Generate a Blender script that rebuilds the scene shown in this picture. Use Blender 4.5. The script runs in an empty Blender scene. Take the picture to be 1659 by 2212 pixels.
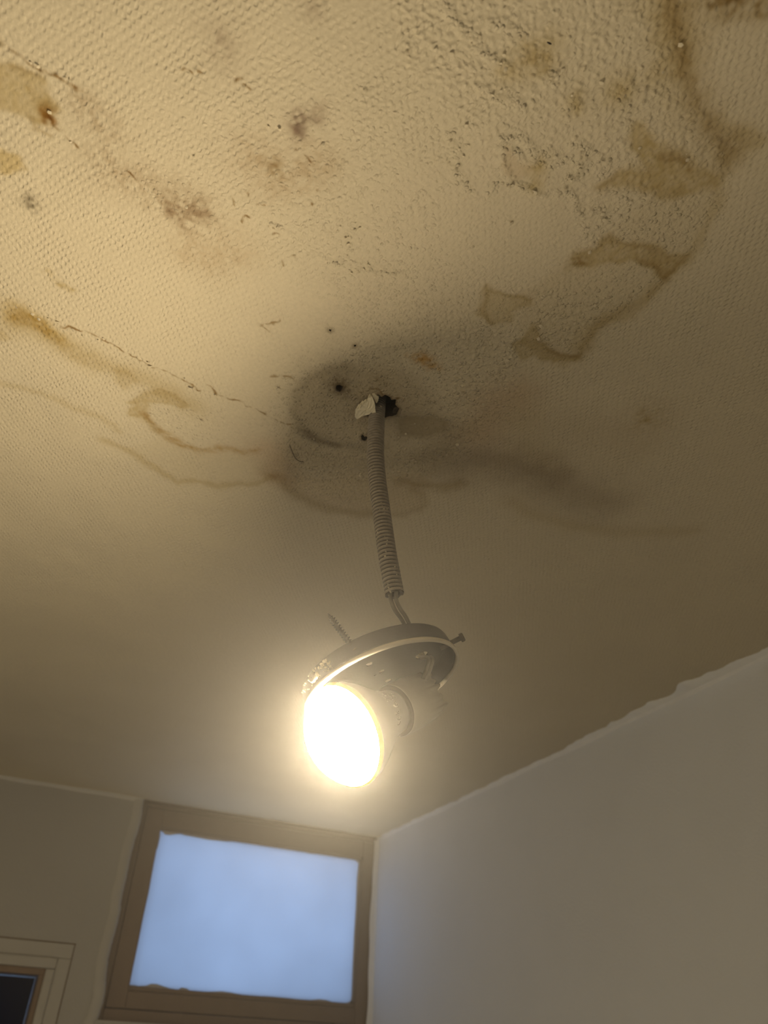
import bpy, bmesh, math, random
import numpy as np
from mathutils import Vector, Matrix

# ------------------------------------------------------------------ camera, sky, exposure
SC = bpy.context.scene
W_PX, H_PX, F_PX = 1659.0, 2212.0, 1660.0
H, DROP = 2.6, 0.52                       # ceiling height, camera below the ceiling
CAM = np.array([0.0, 0.0, H - DROP])
def camera_axes():
    a, b, c = np.radians([24.61, 36.26, 2.683])
    fwd = np.array([np.sin(a)*np.cos(b), np.cos(a)*np.cos(b), np.sin(b)])
    r = np.cross(fwd, [0, 0, 1]); r /= np.linalg.norm(r); u = np.cross(r, fwd)
    return np.array([r*np.cos(c)+u*np.sin(c), r*np.sin(c)-u*np.cos(c), fwd])
M = camera_axes()
cd = bpy.data.cameras.new('camera'); cam = bpy.data.objects.new('camera', cd)
SC.collection.objects.link(cam); SC.camera = cam
cam.matrix_world = Matrix(((M[0][0], -M[1][0], -M[2][0], CAM[0]), (M[0][1], -M[1][1], -M[2][1], CAM[1]),
                           (M[0][2], -M[1][2], -M[2][2], CAM[2]), (0, 0, 0, 1)))
cd.sensor_fit = 'VERTICAL'; cd.sensor_height = 36.0; cd.lens = 36.0*F_PX/H_PX
cd.clip_start = 0.01
cd.dof.use_dof = True; cd.dof.focus_distance = 0.64; cd.dof.aperture_fstop = 7.6

LAMP_STRENGTH = 400.0
LAMP_COLOR = (1.0, 0.83, 0.565)
SKY_COLOR, SKY_STRENGTH = (0.38, 0.59, 1.0), 1.24
GLARE_DENSITY, GLARE_G, GLARE_R, GLARE_C = 0.053, 0.74, 0.26, (0.185, 0.445, 2.27)
wd = bpy.data.worlds.new('sky'); SC.world = wd; wd.use_nodes = True
bg = wd.node_tree.nodes['Background']
bg.inputs[0].default_value = (*SKY_COLOR, 1); bg.inputs[1].default_value = SKY_STRENGTH
SC.view_settings.view_transform = 'Standard'; SC.view_settings.look = 'None'
SC.view_settings.gamma = 1.0; SC.view_settings.use_curve_mapping = False
SC.view_settings.exposure = 0.0
SC.cycles.use_denoising = True; SC.cycles.use_light_tree = False; SC.cycles.adaptive_threshold = 0.03
SC.cycles.max_bounces = 5; SC.cycles.diffuse_bounces = 4; SC.cycles.volume_bounces = 0
SC.cycles.sample_clamp_indirect = 8.0

# ------------------------------------------------------------------ geometry helpers
def ray(x, y): return np.array([x-W_PX/2, y-H_PX/2, F_PX])/F_PX @ M
def on_plane(x, y, axis, v):
    d = ray(x, y); return CAM + d*((v-CAM[axis])/d[axis])
def on_ceiling(x, y): return on_plane(x, y, 2, H)
def at(x, y, z): return CAM + ray(x, y)*z
def on_disc(x, y, c, n):
    d = ray(x, y); return CAM + d*(((c-CAM)@n)/(d@n))
def nrm(v): v = np.asarray(v, float); return v/np.linalg.norm(v)
def frame_of(n):
    n = nrm(n); a = np.cross(n, [0.13, 0.2, 1.0] if abs(n[2]) < .95 else [1, 0, 0]); a = nrm(a)
    return a, np.cross(n, a), n

def link(name, me, mat, parent=None, smooth=True):
    o = bpy.data.objects.new(name, me); SC.collection.objects.link(o)
    if mat is not None and not me.materials: me.materials.append(mat)
    if smooth: me.polygons.foreach_set('use_smooth', [True]*len(me.polygons))
    if parent is not None: o.parent = parent; o.matrix_parent_inverse = parent.matrix_world.inverted()
    return o
def mesh_pd(name, v, f, mat, parent=None, smooth=True):
    me = bpy.data.meshes.new(name); me.from_pydata([tuple(map(float, p)) for p in v], [], f); me.update()
    return link(name, me, mat, parent, smooth)
def mesh_bm(name, bm, mat, parent=None, smooth=False):
    bmesh.ops.recalc_face_normals(bm, faces=bm.faces)
    me = bpy.data.meshes.new(name); bm.to_mesh(me); bm.free()
    return link(name, me, mat, parent, smooth)
def box(bm, lo, hi):
    r = bmesh.ops.create_cube(bm, size=1.0)
    for v in r['verts']:
        for i in range(3): v.co[i] = (lo[i]+hi[i])/2 + v.co[i]*(hi[i]-lo[i])
    return r['verts']
def bev_box(name, lo, hi, mat, parent=None, b=0.002):
    bm = bmesh.new(); box(bm, lo, hi)
    if b: bmesh.ops.bevel(bm, geom=bm.edges[:], offset=b, segments=2, affect='EDGES', profile=0.6)
    return mesh_bm(name, bm, mat, parent)
def struct(o): o['kind'] = 'structure'; return o
def lathe(name, c, axis, prof, mat, parent=None, seg=64, close=False, jitter=None):
    """prof: list of (s along axis, radius)."""
    a, b, n = frame_of(axis); v = []; f = []
    for i, (s, r) in enumerate(prof):
        for k in range(seg):
            t = 2*math.pi*k/seg; ds, dr = jitter(i, t) if jitter else (0, 0)
            v.append(c + n*(s+ds) + (r+dr)*(math.cos(t)*a + math.sin(t)*b))
    m = len(prof)
    for i in range(m-1 if not close else m):
        j = (i+1) % m
        for k in range(seg):
            k2 = (k+1) % seg; f.append((i*seg+k, i*seg+k2, j*seg+k2, j*seg+k))
    me = bpy.data.meshes.new(name); me.from_pydata([tuple(p) for p in v], [], f); me.update()
    bm = bmesh.new(); bm.from_mesh(me); bmesh.ops.remove_doubles(bm, verts=bm.verts, dist=1e-6)
    bmesh.ops.recalc_face_normals(bm, faces=bm.faces); bm.to_mesh(me); bm.free()
    return link(name, me, mat, parent)
def catmull(P, n):
    P = np.asarray(P, float); P = np.vstack([2*P[0]-P[1], P, 2*P[-1]-P[-2]]); out = []
    for i in range(1, len(P)-2):
        for t in np.linspace(0, 1, n, endpoint=False):
            out.append(.5*((2*P[i])+(P[i+1]-P[i-1])*t+(2*P[i-1]-5*P[i]+4*P[i+1]-P[i+2])*t*t+(3*P[i]-P[i-1]-3*P[i+1]+P[i+2])*t**3))
    out.append(P[-2]); return np.array(out)
def sweep(path, rad, seg=12, cap=True):
    """verts, faces of a tube along path; rad is a number or one radius per point."""
    n = len(path); rad = np.broadcast_to(rad, n); v = []; f = []
    T = np.gradient(path, axis=0); T /= np.linalg.norm(T, axis=1)[:, None]
    a = frame_of(T[0])[0]
    for i in range(n):
        a = nrm(a - T[i]*(a@T[i])); b = np.cross(T[i], a)
        for k in range(seg):
            t = 2*math.pi*k/seg; v.append(path[i] + rad[i]*(math.cos(t)*a+math.sin(t)*b))
    for i in range(n-1):
        for k in range(seg):
            k2 = (k+1) % seg; f.append((i*seg+k, i*seg+k2, (i+1)*seg+k2, (i+1)*seg+k))
    if cap: f.append(tuple(range(seg))[::-1]); f.append(tuple((n-1)*seg+k for k in range(seg)))
    return v, f

# ------------------------------------------------------------------ materials
def mat(name, col, rough=0.6, metal=0.0, noise=0.0, nscale=40.0, bump=0.0, bscale=120.0, spec=0.4):
    m = bpy.data.materials.new(name); m.use_nodes = True; nt = m.node_tree; bs = nt.nodes['Principled BSDF']
    bs.inputs['Base Color'].default_value = (*col, 1); bs.inputs['Roughness'].default_value = rough
    bs.inputs['Metallic'].default_value = metal; bs.inputs['Specular IOR Level'].default_value = spec
    tc = nt.nodes.new('ShaderNodeTexCoord')
    if noise:
        nz = nt.nodes.new('ShaderNodeTexNoise'); nz.inputs['Scale'].default_value = nscale; nz.inputs['Detail'].default_value = 5
        nt.links.new(tc.outputs['Object'], nz.inputs['Vector'])
        mx = nt.nodes.new('ShaderNodeMix'); mx.data_type = 'RGBA'
        mx.inputs[6].default_value = (*[c*(1-noise) for c in col], 1); mx.inputs[7].default_value = (*[min(1, c*(1+noise)) for c in col], 1)
        nt.links.new(nz.outputs['Fac'], mx.inputs[0]); nt.links.new(mx.outputs[2], bs.inputs['Base Color'])
    if bump:
        nb = nt.nodes.new('ShaderNodeTexNoise'); nb.inputs['Scale'].default_value = bscale; nb.inputs['Detail'].default_value = 4
        nt.links.new(tc.outputs['Object'], nb.inputs['Vector'])
        bp = nt.nodes.new('ShaderNodeBump'); bp.inputs['Strength'].default_value = 1.0; bp.inputs['Distance'].default_value = bump
        nt.links.new(nb.outputs['Fac'], bp.inputs['Height']); nt.links.new(bp.outputs[0], bs.inputs['Normal'])
    return m
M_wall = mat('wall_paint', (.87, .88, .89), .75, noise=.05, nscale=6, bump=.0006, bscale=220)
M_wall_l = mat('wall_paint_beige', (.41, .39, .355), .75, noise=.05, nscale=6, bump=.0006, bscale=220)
M_caulk = mat('caulk', (.95, .93, .90), .6, noise=.06, nscale=60)
M_frame = mat('frame_paint', (.22, .16, .12), .5, noise=.08, nscale=25, bump=.0003)
M_case = mat('casing_paint', (.42, .395, .35), .5, noise=.05, nscale=20)
M_reveal = mat('brown_wood', (.20, .13, .08), .5, noise=.2, nscale=30)
M_navy = mat('dark_glass', (.002, .007, .040), .85, spec=.0)
M_groove = mat('groove_dark', (.17, .12, .08), .9)
M_floor = mat('floor_tiles', (.86, .86, .85), .5, noise=.2, nscale=8)
M_conduit = mat('conduit_plastic', (.275, .24, .195), .55, noise=.5, nscale=220, bump=.0002, bscale=300)
M_rib_shade = mat('conduit_rib_shade', (.045, .035, .025), .8)  # dark colour put in the grooves to deepen shade between ribs
M_wire = mat('wire_sheath', (.26, .23, .18), .35, noise=.3, nscale=200)
M_cup = mat('canopy_paint', (.052, .047, .050), .45, noise=.2, nscale=60, bump=.0001, bscale=400)
M_lip = mat('rim_paint', (.60, .54, .42), .45, noise=.15, nscale=90)
M_steel = mat('screw_steel', (.10, .085, .065), .4, metal=.3, noise=.3, nscale=300)
M_holder = mat('holder_ceramic', (.62, .57, .48), .5, noise=.12, nscale=60, bump=.0003, bscale=150)
M_collar_shade = mat('holder_collar_shade', (.20, .17, .145), .3)  # mouth ring darkened to stand for the shaded gap around the neck
M_bulb = mat('bulb_plastic', (.82, .80, .76), .35)
M_print = mat('grey_print', (.33, .30, .27), .6)
M_paper = mat('torn_paper', (.88, .80, .60), .85, noise=.12, nscale=120, bump=.0004, bscale=400)
M_plaster = mat('plaster_edge', (.07, .052, .035), .9, noise=.3, nscale=150, bump=.0006, bscale=250)
M_void = mat('void_board', (.02, .017, .014), .95)
M_spatter = mat('paint_spatter', (.62, .55, .40), .5)
def emit_mat(name, col, s):
    m = bpy.data.materials.new(name); m.use_nodes = True; nt = m.node_tree; nt.nodes.clear()
    e = nt.nodes.new('ShaderNodeEmission'); e.inputs[0].default_value = (*col, 1); e.inputs[1].default_value = s
    o = nt.nodes.new('ShaderNodeOutputMaterial'); nt.links.new(e.outputs[0], o.inputs[0]); return m
M_lens = emit_mat('lit_lens', LAMP_COLOR, LAMP_STRENGTH)
M_rim = emit_mat('glowing_bulb_rim', (1.0, .50, .10), 0.55)
def frosted(name, col, gloss=.06, bscale=160):
    m = bpy.data.materials.new(name); m.use_nodes = True; nt = m.node_tree; nt.nodes.clear()
    tc = nt.nodes.new('ShaderNodeTexCoord'); nz = nt.nodes.new('ShaderNodeTexNoise'); nz.inputs['Scale'].default_value = 3.2
    nz.inputs['Detail'].default_value = 3; nt.links.new(tc.outputs['Object'], nz.inputs['Vector'])
    mx = nt.nodes.new('ShaderNodeMix'); mx.data_type = 'RGBA'
    mx.inputs[6].default_value = (*[c*.70 for c in col], 1); mx.inputs[7].default_value = (*[min(1, c*1.22) for c in col], 1)
    nt.links.new(nz.outputs['Fac'], mx.inputs[0])
    t = nt.nodes.new('ShaderNodeBsdfTranslucent'); nt.links.new(mx.outputs[2], t.inputs[0])
    g = nt.nodes.new('ShaderNodeBsdfGlossy'); g.inputs['Roughness'].default_value = .25
    nb = nt.nodes.new('ShaderNodeTexNoise'); nb.inputs['Scale'].default_value = bscale; nt.links.new(tc.outputs['Object'], nb.inputs['Vector'])
    bp = nt.nodes.new('ShaderNodeBump'); bp.inputs['Distance'].default_value = .001; nt.links.new(nb.outputs['Fac'], bp.inputs['Height'])
    nt.links.new(bp.outputs[0], g.inputs['Normal'])
    ms = nt.nodes.new('ShaderNodeMixShader'); ms.inputs[0].default_value = gloss
    nt.links.new(t.outputs[0], ms.inputs[1]); nt.links.new(g.outputs[0], ms.inputs[2])
    o = nt.nodes.new('ShaderNodeOutputMaterial'); nt.links.new(ms.outputs[0], o.inputs[0]); return m
M_pane = frosted('frosted_glass', (.86, .86, .86))
M_smear = mat('smeared_paint', (.55, .52, .50), .5)

def ceiling_mat():
    m = bpy.data.materials.new('woven_wallpaper'); m.use_nodes = True; nt = m.node_tree; N = nt.nodes; L = nt.links
    bs = N['Principled BSDF']; bs.inputs['Roughness'].default_value = .62; bs.inputs['Specular IOR Level'].default_value = .22
    def math_(op, a, b=None, c=None, clamp=False):
        n = N.new('ShaderNodeMath'); n.operation = op; n.use_clamp = clamp
        for i, x in enumerate((a, b, c)):
            if x is None: continue
            if isinstance(x, (int, float)): n.inputs[i].default_value = x
            else: L.new(x, n.inputs[i])
        return n.outputs[0]
    def noise(vec, scale, detail=3, rough=.55):
        n = N.new('ShaderNodeTexNoise'); n.inputs['Scale'].default_value = scale; n.inputs['Detail'].default_value = detail
        n.inputs['Roughness'].default_value = rough; L.new(vec, n.inputs['Vector']); return n
    def attr(name):
        n = N.new('ShaderNodeAttribute'); n.attribute_name = name; return n
    tc = N.new('ShaderNodeTexCoord').outputs['Object']
    at_w = attr('drift'); sub = N.new('ShaderNodeVectorMath'); sub.operation = 'ADD'
    L.new(at_w.outputs['Vector'], sub.inputs[0]); L.new(tc, sub.inputs[1])
    sp = N.new('ShaderNodeSeparateXYZ'); L.new(sub.outputs[0], sp.inputs[0])
    fx = math_('COSINE', math_('MULTIPLY', sp.outputs[0], 2*math.pi/.0058))
    fy = math_('COSINE', math_('MULTIPLY', sp.outputs[1], math.pi/.0044))
    lat = math_('MULTIPLY', fx, fy)
    dep = N.new('ShaderNodeMapRange'); dep.interpolation_type = 'SMOOTHSTEP'
    dep.inputs['From Min'].default_value = -.2; dep.inputs['From Max'].default_value = .95; L.new(lat, dep.inputs['Value'])
    wv = attr('weave').outputs['Fac']
    h_w = math_('MULTIPLY', dep.outputs[0], math_('MULTIPLY', wv, -.00036))
    g1 = noise(tc, 420, 2); g2 = N.new('ShaderNodeTexVoronoi'); g2.inputs['Scale'].default_value = 340; L.new(sub.outputs[0], g2.inputs['Vector'])
    grit = attr('grit').outputs['Fac']
    dome = math_('SUBTRACT', 1.0, math_('POWER', math_('MULTIPLY', g2.outputs['Distance'], 1.75), 2.0), clamp=True)
    sc_ = N.new('ShaderNodeSeparateColor'); L.new(g2.outputs['Color'], sc_.inputs[0])
    big = N.new('ShaderNodeMapRange'); big.inputs['From Min'].default_value = .25; big.inputs['From Max'].default_value = 1.0; L.new(sc_.outputs[0], big.inputs['Value'])
    gh = math_('ADD', math_('MULTIPLY', g1.outputs['Fac'], .0007), math_('MULTIPLY', math_('MULTIPLY', dome, big.outputs[0]), .0012))
    h_g = math_('MULTIPLY', gh, grit)
    hh = math_('ADD', h_w, h_g)
    bp = N.new('ShaderNodeBump'); bp.inputs['Strength'].default_value = 1; bp.inputs['Distance'].default_value = 1.0
    L.new(hh, bp.inputs['Height']); L.new(bp.outputs[0], bs.inputs['Normal'])
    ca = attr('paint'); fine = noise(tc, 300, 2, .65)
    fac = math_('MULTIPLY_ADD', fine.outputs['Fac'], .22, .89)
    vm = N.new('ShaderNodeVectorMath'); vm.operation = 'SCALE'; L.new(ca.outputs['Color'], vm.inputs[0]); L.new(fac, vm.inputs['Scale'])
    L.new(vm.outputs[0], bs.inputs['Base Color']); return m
M_ceil = ceiling_mat()

# ------------------------------------------------------------------ room shell
XR, XL, YB, YF = 0.942, -0.62, 1.985, -0.90      # right, left, far (back) and near (front) walls
struct(bev_box('wall_right', (XR, YF-.1, 0), (XR+.1, YB+.15, 2.7), M_wall, None, 0))
struct(bev_box('wall_left_unseen', (XL-.1, YF-.1, 0), (XL, YB+.15, 2.7), M_wall, None, 0))  # unseen; pulled close and white to bounce lamplight to the right side
struct(bev_box('wall_front_unseen', (XL-.1, YF-.1, 0), (XR+.1, YF, 2.7), M_wall, None, 0))  # unseen; moved in for more bounced light
struct(bev_box('floor', (XL-.1, YF-.1, -.1), (XR+.1, YB+.15, 0), M_floor, None, 0))

# far wall: openings for the window (reaching the ceiling and the right wall) and the door
WX0 = on_plane(262, 1963, 1, YB)[0]              # ragged plaster corner left of the window
WZ0 = on_plane(213, 2203, 1, YB)[2]              # bottom of the window frame
DX1 = on_plane(99, 2093, 1, YB)[0]; DZ1 = on_plane(60, 2089, 1, YB)[2]
DX0 = DX1-.70
bm = bmesh.new()
box(bm, (XL-.1, YB, 0), (DX0, YB+.15, 2.7)); box(bm, (DX0, YB, DZ1), (DX1, YB+.15, 2.7))
box(bm, (DX1, YB, 0), (WX0-.022, YB+.15, 2.7)); box(bm, (WX0-.022, YB, 0), (XR+.1, YB+.15, WZ0))
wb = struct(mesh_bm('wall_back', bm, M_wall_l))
rng = random.Random(5)
def plaster_corner():                            # uneven rounded plaster corner beside the window
    edge = [(310, 1740), (308, 1765), (303, 1785), (293, 1815), (284, 1850), (276, 1890), (267, 1930), (263, 1950), (263, 1962), (258, 1985),
            (249, 2020), (240, 2052), (236, 2070), (234, 2090), (231, 2120), (230, 2142), (226, 2163), (222, 2175), (214, 2200), (206, 2212)]
    pts = [on_plane(x, y, 1, YB-.004) for x, y in edge]; pts[0][2] = H
    zs = np.linspace(H, WZ0-.01, 70); ex = np.interp(-zs, [-p[2] for p in pts], [p[0] for p in pts]); v = []; f = []
    prof = [(-.030, .004), (-.022, -.002), (-.014, -.004), (-.006, -.003), (-.001, .001), (.0, .008), (-.001, .03)]
    for i, z in enumerate(zs):
        for dx, dy in prof: v.append((ex[i]+dx+rng.uniform(-.0006, .0006), YB+dy, z))
    k = len(prof)
    for i in range(len(zs)-1):
        for j in range(k-1): f.append((i*k+j, i*k+j+1, (i+1)*k+j+1, (i+1)*k+j))
    mesh_pd('plaster_corner', v, f, mat('corner_lit_paint', (.46, .437, .398), .7, noise=.06, nscale=30), wb)  # wall paint lightened to imitate light caught on the rounded edge
plaster_corner()

# window beside the right wall
YW = YB+.022                                      # face of the sash
win = bpy.data.objects.new('window_1', None); SC.collection.objects.link(win); win.location = (.6, YW, WZ0); win['kind'] = 'structure'
bpy.context.view_layer.update()
gx = on_plane(272, 1963, 1, YW)[0]; px0 = on_plane(311, 1963, 1, YW+.012)[0]; px1 = on_plane(771, 1960, 1, YW+.012)[0]
zb = on_plane(500, 2147, 1, YW+.012)[2]; zt = on_plane(560, 1826, 1, YW+.012)[2]; gz = on_plane(400, 2188, 1, YW)[2]
z_h1 = on_plane(450, 1754, 1, YW)[2]; z_h2 = on_plane(450, 1763, 1, YW)[2]; XW1 = on_plane(818, 1960, 1, YW)[0]
bev_box('lining_board', (WX0-.02, YW-.004, WZ0-.01), (gx-.0015, YW+.1, H+.02), M_frame, win)
bev_box('lining_board', (gx-.0015, YW-.004, WZ0-.01), (XR, YW+.1, gz-.0015), M_frame, win)
bev_box('head_lining', (gx-.0015, YW-.006, z_h1), (XR, YW+.1, H+.02), M_frame, win)
bev_box('head_moulding', (gx-.0015, YW-.002, z_h2), (XR, YW+.1, z_h1-.001), M_frame, win)
bev_box('stile', (gx, YW, gz), (px0, YW+.045, z_h2-.001), M_frame, win)
bev_box('stile', (px1+.004, YW, gz), (XR, YW+.045, z_h2-.001), M_frame, win)
bev_box('rail', (px0, YW+.0005, gz), (px1+.004, YW+.045, zb-.010), M_frame, win)
bev_box('rail', (px0, YW+.0005, zt+.006), (px1+.004, YW+.045, z_h2-.001), M_frame, win)
def bead(lo, hi): return bev_box('glazing_bead', lo, hi, M_frame, win, .003)
bead((px0, YW+.005, zb-.010), (px1+.004, YW+.03, zb)); bead((px0, YW+.005, zt), (px1+.004, YW+.03, zt+.006))
bead((px1, YW+.004, zb), (px1+.004, YW+.03, zt))
pane = bev_box('pane', (px0-.01, YW+.014, zb-.012), (px1+.01, YW+.018, zt+.012), M_pane, win, 0)
def smear(pts, back):                             # ragged overpainted edge on the glass
    P = [on_plane(x, y, 1, YW+.0125) for x, y in pts]; Q = [on_plane(x, y, 1, YW+.0125) for x, y in back]
    v = []; f = []
    for p, q in zip(P, Q): v += [p, q, p+np.array([0, .0012, 0])]
    for i in range(len(P)-1):
        a = 3*i; f += [(a, a+1, a+4, a+3), (a+2, a, a+3, a+5)]
    mesh_pd('paint_smear', v, f, M_smear, pane)
tp = [(343, 1790), (352, 1797), (357, 1803), (368, 1804), (380, 1802), (391, 1801), (398, 1804), (420, 1808), (450, 1814), (490, 1818), (520, 1817), (560, 1822), (600, 1829), (640, 1836), (670, 1844), (700, 1846), (740, 1852), (768, 1858), (776, 1866)]
smear(tp, [(x, y-16) for x, y in tp])
bt = [(276, 2128), (290, 2128), (300, 2130), (316, 2129), (326, 2125), (338, 2125), (352, 2130), (368, 2135), (384, 2138), (392, 2133), (404, 2135), (412, 2141), (450, 2142), (480, 2141), (500, 2144), (535, 2151), (580, 2152), (625, 2156), (660, 2161), (690, 2158), (705, 2160), (720, 2165), (740, 2168), (752, 2165), (762, 2160)]
smear(bt, [(x, y+14) for x, y in bt])
lf = [(345, 1792), (346, 1806), (341, 1830), (333, 1846), (332, 1868), (328, 1890), (322, 1925), (314, 1960), (306, 1998), (300, 2030), (290, 2078), (283, 2105), (276, 2132)]
smear(lf, [(x-12, y) for x, y in lf])
rt = [(775, 1862), (771, 1900), (769, 1960), (765, 2020), (762, 2090), (760, 2150), (757, 2168)]
smear(rt, [(x+9, y) for x, y in rt])

# door: casing, reveal and a dark glazed leaf with a pale gap of daylight above it
door = bpy.data.objects.new('door_1', None); SC.collection.objects.link(door); door.location = ((DX0+DX1)/2, YB, 0); door['kind'] = 'structure'
bpy.context.view_layer.update()
cx1 = on_plane(162, 2040, 1, YB-.006)[0]; cz1 = on_plane(100, 2034, 1, YB-.006)[2]
sx = on_plane(124, 2075, 1, YB-.006)[0]; sz = on_plane(60, 2063, 1, YB-.006)[2]
cx0 = 2*DX0-.0-(cx1-DX1)-DX0
for nm, lo, hi in (('casing', (cx0, YB-.003, sz), (cx1, YB+.02, cz1)), ('casing', (sx, YB-.003, 0), (cx1, YB+.02, sz)), ('casing', (cx0, YB-.003, 0), (DX0-.04, YB+.02, sz))):
    bev_box(nm, lo, hi, M_case, door, .002)
for nm, lo, hi in (('casing_bead', (DX0-.04, YB-.008, DZ1), (sx, YB+.02, sz)), ('casing_bead', (DX1, YB-.008, 0), (sx, YB+.02, DZ1)), ('casing_bead', (DX0-.04, YB-.008, 0), (DX0, YB+.02, DZ1))):
    bev_box(nm, lo, hi, M_case, door, .004)
for lo, hi in (((cx0-.003, YB-.0012, cz1), (cx1+.003, YB+.001, cz1+.002)), ((cx1, YB-.0012, 0), (cx1+.002, YB+.001, cz1))):
    bev_box('groove', lo, hi, M_groove, door, 0)
for lo, hi in (((DX0, YB+.0, DZ1-.012), (DX1, YB+.15, DZ1)), ((DX1-.010, YB+.0, 0), (DX1, YB+.15, DZ1-.012)), ((DX0, YB+.0, 0), (DX0+.010, YB+.15, DZ1-.012))):
    bev_box('jamb', lo, hi, M_reveal, door, .001)
YD = YB+.05
lx = on_plane(77, 2112, 1, YD)[0]; lz = on_plane(40, 2110, 1, YD)[2]; lz2 = on_plane(40, 2104, 1, YD)[2]
leaf = bev_box('leaf', (DX0+.012, YD, .01), (lx-.001, YD+.012, lz), M_navy, door, .002)
bev_box('light_strip', (DX0+.010, YD+.008, lz+.001), (lx+.003, YD+.011, lz2), frosted('strip_glass', (.62, .70, .72)), door, 0)
bev_box('light_strip', (lx, YD+.008, .01), (lx+.003, YD+.011, lz), frosted('strip_glass_side', (.62, .66, .68)), door, 0)
bev_box('stop', (DX0+.008, YD-.004, lz2), (DX1-.008, YD+.012, DZ1-.008), M_reveal, door, .001)
bev_box('stop', (lx+.003, YD-.004, 0), (DX1-.008, YD+.012, lz2), M_reveal, door, .001)

# painted filler line where the ceiling meets the right wall, with ragged dabs on the ceiling
def caulk():
    ys = np.linspace(YB+.01, -.2, 420); v = []; f = []; r = random.Random(9)
    dabs = [(y, r.uniform(.004, .013), r.uniform(.010, .04)) for y in np.linspace(.3, 1.15, 26)]
    dabs += [(on_plane(x, yy, 2, H)[1], a, b) for x, yy, a, b in ((1485, 1480, .030, .022), (1590, 1437, .016, .05), (1420, 1520, .014, .04), (1530, 1465, .016, .04), (1340, 1552, .010, .05))]
    for i, y in enumerate(ys):
        wdt = .006+.0025*math.sin(y*31)*math.sin(y*77)+sum(a*math.exp(-((y-c)/b)**2) for c, a, b in dabs)*.62+r.uniform(-.0009, .0009)
        wdt = max(.003, wdt)
        ww = .007+.0012*math.sin(y*23+1)
        for px_, pz in ((XR-wdt, H+.002), (XR-wdt+.0006, H-.0012), (XR-.004, H-.0022), (XR-.0022, H-.004), (XR-.0015, H-ww), (XR+.001, H-ww-.0008)): v.append((px_, y, pz))
    for i in range(len(ys)-1):
        for j in range(5): f.append((i*6+j, i*6+j+1, (i+1)*6+j+1, (i+1)*6+j))
    struct(mesh_pd('trim_1', v, f, M_caulk))
    zs = np.linspace(H-.006, WZ0-.2, 90); v = []; f = []
    for z in zs:
        wdt = .010+.0018*math.sin(z*19)+.0009*math.sin(z*53)
        for a, b in ((XR-wdt, YW-.0065), (XR-wdt+.001, YW-.009), (XR-.004, YW-.011), (XR-.002, YW-.018), (XR+.001, YW-.022-.002*math.sin(z*24))): v.append((a, b, z))
    for i in range(len(zs)-1):
        for j in range(4): f.append((i*5+j, i*5+j+1, (i+1)*5+j+1, (i+1)*5+j))
    struct(mesh_pd('trim_2', v, f, M_caulk))
    v = []; f = []
    for x in np.linspace(XL, WX0-.004, 160):
        ww = .007+.0015*math.sin(x*37)
        for b, c in ((YB-ww, H+.001), (YB-.004, H-.002), (YB-.002, H-.004), (YB+.001, H-.009-.001*math.sin(x*51))): v.append((x, b, c))
    for i in range(159):
        for j in range(3): f.append((i*4+j, i*4+j+1, (i+1)*4+j+1, (i+1)*4+j))
    struct(mesh_pd('trim_3', v, f, mat('trim_plaster', (.56, .535, .49), .7)))
caulk()

# ------------------------------------------------------------------ ceiling: relief, stains, holes
def axis_(parts):
    out = [np.array([parts[0][0]])]
    for a, b, st in parts: out.append(np.linspace(a, b, max(2, int(round((b-a)/st))+1))[1:])
    return np.concatenate(out)
gxs = axis_([(XL, -.30, .025), (-.30, -.18, .003), (-.18, .64, .0009), (.64, .942, .003)])
gys = axis_([(YF, -.05, .04), (-.05, .06, .005), (.06, .80, .0009), (.80, 1.30, .003), (1.30, YB, .012)])
GX, GY = np.meshgrid(gxs, gys); SH = GX.shape
nr = np.random.default_rng(11)
def vnoise(x, y, cell, seed):
    g = np.random.default_rng(seed).random((256, 256)).astype(np.float32)*2-1
    u = x/cell+71.3; v = y/cell+37.7; iu = np.floor(u).astype(int); iv = np.floor(v).astype(int); fu = u-iu; fv = v-iv
    fu = fu*fu*(3-2*fu); fv = fv*fv*(3-2*fv); iu &= 255; iv &= 255; iu1 = (iu+1) & 255; iv1 = (iv+1) & 255
    return (g[iv, iu]*(1-fu)+g[iv, iu1]*fu)*(1-fv)+(g[iv1, iu]*(1-fu)+g[iv1, iu1]*fu)*fv
WX = .55*vnoise(GX, GY, .022, 1)+.35*vnoise(GX, GY, .008, 2)+.18*vnoise(GX, GY, .0034, 3)
WY = .55*vnoise(GX, GY, .022, 4)+.35*vnoise(GX, GY, .008, 5)+.18*vnoise(GX, GY, .0034, 6)
SPK = vnoise(GX, GY, .0032, 7)*.6+vnoise(GX, GY, .0075, 8)*.4
HT = np.zeros(SH); WEAVE = np.ones(SH); GRIT = np.full(SH, .24)
COL = np.empty(SH+(3,)); COL[:] = (.66, .575, .415)
blot = .5*vnoise(GX, GY, .16, 20)+.3*vnoise(GX, GY, .06, 21)
COL *= (1+.05*blot)[..., None]
def P2(pts): return np.array([on_ceiling(x, y)[:2] for x, y in pts])
def window_of(lo, hi, pad):
    i0, i1 = np.searchsorted(gys, [lo[1]-pad, hi[1]+pad]); j0, j1 = np.searchsorted(gxs, [lo[0]-pad, hi[0]+pad])
    return slice(i0, i1), slice(j0, j1)
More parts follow.
